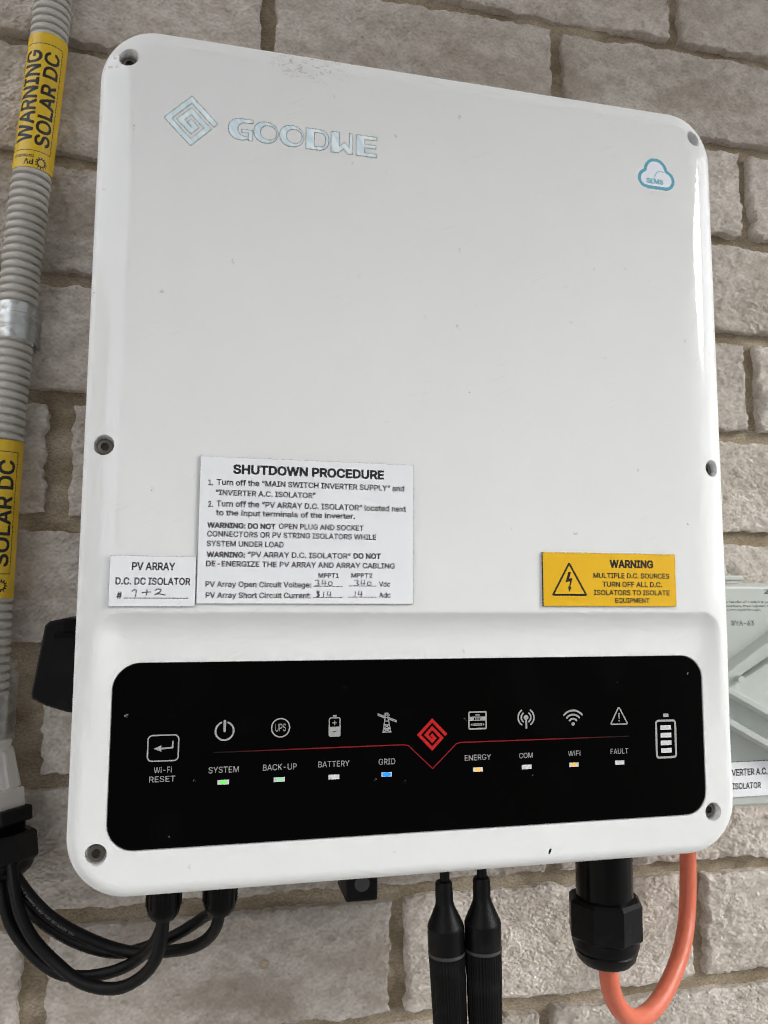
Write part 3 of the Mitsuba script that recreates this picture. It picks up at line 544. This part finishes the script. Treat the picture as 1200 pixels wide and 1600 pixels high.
def fine_sheet(g2, h=0.05):
    """a flat (theta, z) shape as a sheet cut fine enough to follow the round conduit"""
    kk = 180 / math.pi / RW; g = affinity.scale(g2, 1 / kk, 1, origin=(0, 0)); ms = []
    for q in getattr(g, 'geoms', [g]):
        v2, f2 = trimesh.creation.triangulate_polygon(q, engine='earcut'); v3 = np.column_stack([v2, np.zeros(len(v2))])
        v3, f3 = trimesh.remesh.subdivide_to_size(v3, f2, 1.3, max_iter=12); ms.append(trimesh.Trimesh(v3, f3, process=False))
    m = cat_(ms); v = m.vertices; m.vertices = np.stack([v[:, 0] * kk, np.full(len(v), h), v[:, 1]], 1); return wrap(m)
def wrap_text(s, th0, th1, z0, z1, bold=True):
    """lettering that reads upwards: baseline at th1, capitals towards th0"""
    g = text2d(s, bold).buffer(0.012, quad_segs=2).simplify(0.006); x0, _, x1, _ = g.bounds
    return fine_sheet(affinity.affine_transform(g, [0, th0 - th1, (z1 - z0) / (x1 - x0), 0, th1, z0 - x0 * (z1 - z0) / (x1 - x0)]))
def wrap_flat(shape, h=0.05): return fine_sheet(shape, h)
def dense(line, w, asp):
    """a stroke in (theta, z) with even width in mm: theta is scaled"""
    k_ = 180 / math.pi / RW; g = LineString([(a / k_, b) for a, b in line]).segmentize(0.8).buffer(w / 2, cap_style=2, join_style=2); return affinity.scale(g, k_, 1, origin=(0, 0))
def warning_wrap(key, zt, zb, zW, zS, zB, logo=True):
    sheet = lathe([(0, RW - 0.5), (0, RW), (zt - zb, RW), (zt - zb, RW - 0.5)], (0, 0, 0), (0, 0, -10), 64); v = sheet.vertices.copy(); zz_ = v[:, 2]
    # fine rows so the wrap follows the curve of the conduit
    rows_ = np.linspace(zt, zb, 24); th = np.linspace(0, 2 * np.pi, 65); V = [];
    for i, z in enumerate(rows_):
        V.append(np.stack([ax(z) + RW * np.sin(th), CY - RW * np.cos(th), np.full(65, z)], 1))
    V = np.vstack(V); idx = np.arange(24 * 65).reshape(24, 65); a, b, c, d = idx[:-1, :-1].ravel(), idx[:-1, 1:].ravel(), idx[1:, 1:].ravel(), idx[1:, :-1].ravel()
    m = trimesh.Trimesh(V, np.vstack([np.stack([a, d, c], 1), np.stack([a, c, b], 1)]), process=False)
    k = add(key, m, 'yellow_vinyl', smooth=True, label='yellow WARNING SOLAR DC wrap ' + ('on the upper conduit' if logo else 'lower down, mostly cut off by the left edge'))
    O = 0.0
    add(k + '__lettering', cat_([wrap_text('WARNING', -53, -2, *zW), wrap_text('SOLAR DC', 9, 51, *zS)]), 'vinyl_print')
    t0, t1 = -62, 61
    add(k + '__border', wrap_flat(U([dense([(t0, zB[0]), (t1, zB[0])], 0.5, 1), dense([(t0, zB[1]), (t1, zB[1])], 0.5, 1), dense([(t0, zB[0]), (t0, zB[1])], 0.5, 1), dense([(t1, zB[0]), (t1, zB[1])], 0.5, 1)])), 'vinyl_print')
    zc_ = zB[0] - 8.0
    kk = 180 / math.pi / RW
    sun = [affinity.scale(affinity.rotate(Polygon([(-0.75, 2.1), (0.75, 2.1), (0.2, 4.3), (-0.2, 4.3)]), a, origin=(0, 0)), kk, 1, origin=(0, 0)) for a in range(0, 360, 30)]
    sun = U([affinity.translate(g, 35, zc_ + 0.4) for g in sun])
    ms = [wrap_flat(sun)]
    for s, th0, th1, z0, cap in (('PV', -15, 12, zc_ - 2.0, 3.6), ('connections', -50, 13, zc_ + 2.6, 2.2)):
        # printed upside down
        g = text2d(s, False).buffer(0.05, quad_segs=1); x0, _, x1, _ = g.bounds
        ms.append(fine_sheet(affinity.affine_transform(g, [-(th1 - th0) / (x1 - x0), 0, 0, -cap, th1 + x0 * (th1 - th0) / (x1 - x0), z0 + cap])))
    add(k + '__logo', cat_(ms), 'vinyl_print', label='small upside-down PV connections logo with a sun')
warning_wrap('flexible_conduit__warning_wrap', 262, 164.5, (182, 248.8), (180.5, 248.4), (176.5, 253.8))
warning_wrap('flexible_conduit__warning_wrap', -20.5, -122, (-100, -33.0), (-102, -33.8), (-106.5, -28.2), False)
def saddle(key, zt, zb, label):
    th_ = thing(key, label, 'pipe saddle', None)
    xc = ax((zt + zb) / 2); R = RB + 0.5
    a = np.radians(np.r_[np.linspace(-100, 100, 33)]); arcp = np.stack([xc + R * np.sin(a), CY - R * np.cos(a)], 1)
    prof = np.vstack([[(xc - R - 17, -1.5), (xc - R - 2.5, -1.5), (xc - R - 0.3, -3.5)], arcp, [(xc + R + 0.0, -3.0), (xc + R + 0.8, -0.5)]])
    rows_ = []
    n = 15; zz_ = np.linspace(zt, zb, n); prs = np.zeros(n); prs[[4, 10]] = -0.55; prs[[0, -1]] = -0.35; prs[[5, 6, 7, 8, 9]] = 0.25
    for z, pr in zip(zz_, prs):
        q = prof - [xc, CY]; r = np.linalg.norm(q, axis=1, keepdims=True); rows_.append(np.column_stack([(q * (1 + pr / r) + [xc, CY])[:, 0], (q * (1 + pr / r) + [xc, CY])[:, 1], np.full(len(prof), z)]))
    outer = np.array(rows_); q = outer.copy(); q[..., 0] = xc + (outer[..., 0] - xc) * 0.93; q[..., 1] = CY + (outer[..., 1] - CY) * 0.93
    V = np.vstack([outer.reshape(-1, 3), q.reshape(-1, 3)]); L_ = len(prof); idx = np.arange(n * L_).reshape(n, L_); a_, b_, c_, d_ = idx[:-1, :-1].ravel(), idx[:-1, 1:].ravel(), idx[1:, 1:].ravel(), idx[1:, :-1].ravel()
    F = np.vstack([np.stack([a_, d_, c_], 1), np.stack([a_, c_, b_], 1)]); F2 = F[:, ::-1] + n * L_
    per = np.r_[idx[0, :-1], idx[:-1, -1], idx[-1, :0:-1], idx[:0:-1, 0]]; p2 = np.roll(per, -1)
    S = np.vstack([np.stack([per, p2, p2 + n * L_], 1), np.stack([per, p2 + n * L_, per + n * L_], 1)])
    add(th_ + '__strap', trimesh.Trimesh(V, np.vstack([F, F2, S]), process=False), 'galvanised', smooth=28)
    add(th_ + '__screw', lathe([(0, 0), (0, 4.2), (1.2, 4.0), (2.6, 2.4), (3.0, 0)], (xc - R - 10, -1.5, (zt + zb) / 2), (xc - R - 10, -9, (zt + zb) / 2), 24), 'stainless', smooth=30)
    return xc, R
xc, R = saddle('pipe_saddle', 72, 47.5, 'galvanised steel saddle clamping the conduit between its two yellow wraps')
m = textm('25', 0, 1, 0, 1, 0, raw=True); v = m.vertices.copy(); th = np.radians(12 - 24 + 22 * v[:, 0]); m.vertices = np.stack([xc + (R + 0.1 + 0.12 * v[:, 2]) * np.sin(th), CY - (R + 0.1 + 0.12 * v[:, 2]) * np.cos(th), 49.5 + 4.0 * v[:, 1]], 1)
add('pipe_saddle__stamp', m, 'galvanised', label='stamped 25')
saddle('pipe_saddle_001', -182.5, -208.5, 'galvanised steel saddle at the bottom end of the conduit above its pale fitting')
A0, A1 = np.array([-283.0, CY - 3, -212.0]), np.array([-272.5, CY - 12, -292.0])
FT = thing('conduit_fitting', 'pale grey plastic screwed fitting on the bottom end of the conduit', 'conduit fitting')
add(FT + '__collar', lathe([(0, 0), (0, 14.6), (1.5, 15.2), (3, 14.4), (4.2, 14.4), (5.0, 15.4), (6.4, 15.8), (6.4, 0)], A0, A1, 48), 'pale_pvc', smooth=35)
add(FT + '__ribbed_grip', cat_([lathe([(6, 0), (6, 15.4), (29, 18.2), (30, 17.5), (30, 0)], A0, A1, 48), ribbed(7.0, 28.6, ([7.0, 28.6], [16.1, 18.8]), 0.9, 12, A0, A1)]), 'pale_pvc', smooth=25)
add(FT + '__hexagon', prism(20.6, 29.5, 41.5, A0, A1, 6, ch=0.8), 'pale_pvc', smooth=10)
CG = thing('conduit_gland', 'large black gland at the lower left end of the conduit holding four cables', 'cable gland')
add(CG + '__lock_nut', prism(24.6, 41.0, 50, A0, A1, 6, ch=1.0), 'black_plastic', smooth=10)
add(CG + '__thread', lathe([(49, 0)] + [p for i in range(4) for p in ((49.5 + i * 1.6, 19.0), (50.3 + i * 1.6, 20.4))] + [(56.5, 19), (56.5, 0)], A0, A1, 48), 'black_plastic', smooth=20)
add(CG + '__body', prism(26.6, 55.5, 72.5, A0, A1, 8, ch=1.6), 'black_plastic', smooth=10)
add(CG + '__sealing_cap', lathe([(71, 0), (71, 23.5), (75, 23.2), (78, 21.5), (80.5, 18), (81.2, 15), (81.2, 0)], A0, A1, 48), 'black_plastic', smooth=30)

# ------------------------------------------------------------------ cables
c1 = [(-269, -26, -268), (-262.5, -36, -279), (-254.8, -44.4, -287.2), (-246.8, -48.7, -295.7), (-234.4, -53.1, -306.4), (-216.6, -57.5, -316.4), (-197.9, -61.8, -323.5), (-181.7, -66.2, -325.9), (-167.9, -70.5, -324.5), (-153.2, -80, -319.5), (-143.4, -90, -310), (-139.6, -97, -299), (-139.0, -98, -285)]
c2 = [(-271, -22, -268), (-264, -26, -282), (-259.9, -33, -292.7), (-251.6, -38.5, -303.3), (-241.3, -44.2, -311.6), (-225.5, -48.9, -320.6), (-208.9, -53.6, -326.4), (-191.3, -57.0, -328.5), (-177.4, -59, -325.2), (-164.8, -63, -319.6), (-152.4, -70, -310.6), (-144.2, -80, -302.0), (-139.6, -92, -294.5), (-139.0, -98, -284)]
c3 = [(-267, -36, -268), (-259.0, -44, -280.0), (-255.6, -50, -289.5), (-251.0, -55, -301.3), (-241.7, -59.6, -315.9), (-227.3, -65.2, -328.5), (-214.3, -71.7, -335.8), (-200.6, -77.3, -338.3), (-189.3, -82.8, -335.8), (-178.4, -89.4, -327.3), (-171.9, -95.9, -315.6), (-169.4, -98, -301.9), (-169.3, -98, -285)]
c4 = [(-273, -30, -268), (-267.5, -36, -282), (-264.1, -40.5, -294.2), (-259.2, -44.1, -308.9), (-249.9, -48.6, -321.5), (-237.6, -53.2, -331.9), (-225.5, -56.7, -337.7), (-211.7, -60.3, -338.4), (-196.9, -64.8, -335.0), (-185.7, -69.4, -329.0), (-177.2, -77.9, -319.0), (-171.6, -89.5, -306.7), (-169.6, -97, -296.4), (-169.3, -98, -284)]
cl_ = ['black cable looping highest from the conduit gland to the front of the right gland', 'black printed cable looping just under the highest one to the right gland', 'black cable hanging lowest in front, to the left gland', 'black cable looping low behind the front one, to the left gland']
for i, (c, l) in enumerate(zip((c1, c2, c3, c4), cl_)):
    k = thing('black_cable' + ('' if i == 0 else f'_{i:03d}'), l, 'cable')
    path = spline(c, 90); add(k + '__sheath', tube(path, 3.35, 18), 'black_rubber', smooth=40)
    if i in (0, 1):
        # faint white print along the sheath
        s = meshkit.text_mesh('PV1-F 1x4mm2  1.5kV  TUV  IEC 62930  131', 1.0, 1.0); v = s.vertices.copy(); d = np.r_[0, np.cumsum(np.linalg.norm(np.diff(path, axis=0), axis=1))]
        u = 34 + 1.45 * v[:, 0]; lx = np.stack([np.interp(u, d, path[:, j]) for j in range(3)], 1); T = np.stack([np.interp(u + 0.5, d, path[:, j]) - np.interp(u - 0.5, d, path[:, j]) for j in range(3)], 1); T /= np.linalg.norm(T, axis=1, keepdims=True)
        fr = np.array([0.10, -0.9, -0.1]) if i == 0 else np.array([-0.10, -0.85, -0.5]); Nn = fr - T * (T @ fr)[:, None]; Nn /= np.linalg.norm(Nn, axis=1, keepdims=True); Bn = np.cross(Nn, T)
        Bn *= np.sign(Bn[:, 2:3]); phi = (v[:, 1] - 0.5) * 1.45 / 3.6
        s.vertices = lx + (3.58 + 0.04 * v[:, 2])[:, None] * (np.cos(phi)[:, None] * Nn + np.sin(phi)[:, None] * Bn); add(k + '__print', s, 'cable_print')
mat('cable_print', (0.16, 0.16, 0.165), rough=0.6)
org = [(gx_ + 0.6, gy_, -335), (gx_ + 0.9, gy_, -344.4), (97.0, -99.5, -351.3), (99.6, -97, -360.6), (106.0, -92, -372.1), (115.6, -86, -382.5), (129.0, -78.0, -389.6), (146.3, -68.0, -389.4), (162.3, -58.0, -383.4), (176.7, -48.0, -374.6), (188.1, -40.0, -362.2), (196.9, -32.0, -346.8), (201.1, -28.0, -329.0), (203.0, -26.0, -310.0), (203.1, -26.0, -296), (203, -27, -280), (203, -30, -260)]
thing('orange_cable', 'thick orange cable looping from the large gland up behind the inverter', 'cable')
add('orange_cable__sheath', tube(spline(org, 110), 5.9, 26), 'orange_sheath', smooth=40)
def connector(key, xt, xb, y, z0, label):
    """z0: where the boot's shoulder starts"""
    k = thing(key, label, 'cable connector')
    A, B = np.array([xt, y, z0]), np.array([xb, y - 0.0, z0 - 100.0])
    t = (B - A) / np.linalg.norm(B - A)
    add(k + '__cable', tube([A + [-0.6 * (xb - xt) * 0.1, 0, 55], A + [0, 0, 30], A + t * 0, A + t * 20], 2.9, 16), 'black_rubber', smooth=40)
    add(k + '__boot', lathe([(-15, 0), (-15, 4.4), (-14, 5.0), (-8, 5.3), (-4, 5.2), (-1, 5.8), (9, 10.4), (11, 10.8), (11, 0)], A, B, 40), 'black_rubber', smooth=30)
    add(k + '__collar', lathe([(10.5, 0), (10.5, 10.8), (24, 10.9), (24.4, 10.4), (24.4, 0)], A, B, 40), 'black_plastic', smooth=30)
    add(k + '__ring', lathe([(24.0, 0), (24.0, 11.0), (25.6, 11.05), (26.2, 10.5), (26.2, 0)], A, B, 40), 'worn_ring', smooth=30)
    add(k + '__grip', cat_([lathe([(26, 0), (26, 10.1), (66, 9.5), (72, 9.1), (72, 0)], A, B, 40), ribbed(26.2, 71, ([26, 71], [10.8, 9.8]), 0.45, 36, A, B)]), 'black_plastic', smooth=20)
    add(k + '__tail', tube([A + t * 70, A + t * 110, A + t * 170], 3.2, 16), 'black_rubber', smooth=40)
connector('cable_connector', -8.6, -3.8, -100, -302.0, 'left of two black ribbed inline connectors hanging under the inverter')
connector('cable_connector_001', 13.6, 15.8, -103, -300.5, 'right of two black ribbed inline connectors hanging under the inverter')

# ------------------------------------------------------------------ isolator switch half hidden at the right
IS = thing('isolator_switch', 'pale grey-green isolator switch box half hidden behind the right side of the inverter', 'isolator switch')
IX0, IX1 = 160.0, 296.0
add(IS + '__enclosure', rbox(IX0 + 2, IX1 - 2, -62, -6, -264.5, -108.6, 4), 'isolator_plastic', smooth=35)
add(IS + '__lid', tri(man(rbox(IX0, IX1, -75, -63.0, -263.2, -110.2, 3))), 'isolator_plastic', smooth=35)
add(IS + '__lug', cat_([rbox(190, 233, -62, -14, -107.0, -103.0, 1), rbox(190, 221.5, -60, -16, -103.4, -97, 2)]), 'isolator_plastic', smooth=30)
add(IS + '__hub', lathe([(0, 0), (0, 28), (1.5, 28), (2.2, 27.2), (2.2, 0)], (186, -75, -187), (186, -90, -187), 64), 'isolator_plastic', smooth=30)
def arm(p, q, w0, w1, t, key, bs):
    p, q = np.array(p, float), np.array(q, float); d = (q - p) / np.linalg.norm(q - p); n = np.array([-d[1], d[0]])
    return m3.Manifold.hull_points(np.array([(*(c + 0), 0) for c in []] + [(a[0], yy, a[1]) for yy, w in ((-74.5, 1.0), (-75 - t, 0.0)) for a in (p + n * (w0 + w * 1.0), p - n * (w0 + w), q + n * (w1 + w), q - n * (w1 + w))], np.float32))
def strip(p, q, w, y0, y1, w2=None):
    p, q = np.array(p, float), np.array(q, float); d = (q - p) / np.linalg.norm(q - p); n = np.array([-d[1], d[0]]); w2 = w2 or w - 0.9
    return m3.Manifold.hull_points(np.array([(c[0], yy, c[1]) for yy, ww in ((y0, w), (y1 + 0.9, w), (y1, w2)) for c in (p + n * ww / 2, p - n * ww / 2, q + n * ww / 2, q - n * ww / 2)], np.float32))
a1 = strip((196, -172.6), (262, -132.0), 3.4, -74.8, -88) + strip((212.5, -177.0), (262, -150.6), 2.2, -74.8, -83) + strip((201, -176.2), (262, -141.0), 9.0, -74.8, -78.5) + cyl_y(212.0, -175.6, 2.6, -74.8, -83)
a2 = strip((196, -181.0), (262, -215.0), 4.2, -74.8, -89) + strip((196, -202.2), (262, -237.4), 4.2, -74.8, -89) + strip((201, -193.5), (262, -225.6), 15.0, -74.8, -76.2)
h_ = add(IS + '__handle', tri(a1), 'isolator_plastic', smooth=15, label='upper arm of the switch handle')
add(IS + '__handle', tri(a2), 'isolator_plastic', smooth=15, label='lower arm of the switch handle')
def ing(s, a, b, z, c, bold=False): return textm(s, a, b, z, c, -75.01, 0.05, bold, fat=0.03)
add(IS + '__lettering', cat_([ing('Loosen the handle of switch & screw', 192.0, 249.0, -122.9, 1.45), ing('at “0” position, then tighten the', 197.5, 246.0, -125.8, 1.45), ing('of some opposite angle.', 205.0, 236.0, -128.4, 1.45), ing('Z', 239.4, 244.5, -116.3, 3.0, True)]), 'grey_ink')
add(IS + '__model_mark', ing('BYA-63', 211.7, 229.8, -138.8, 3.3), 'grey_ink', label='grey lettering BYA-63')
k, y = sign('white_sign', 176.0, 262.0, -255.9, -232.3, 'white_laminate', 'white sign reading INVERTER A.C. ISOLATOR on the isolator switch at the right edge', y=-75.0)
add(k + '__lettering', letter_rows([('INVERTER A.C.', 0, 200.2, 234.2, -241.4, 4.3), ('ISOLATOR', 0, 206.0, 228.6, -250.4, 3.9)], y), 'engraving')
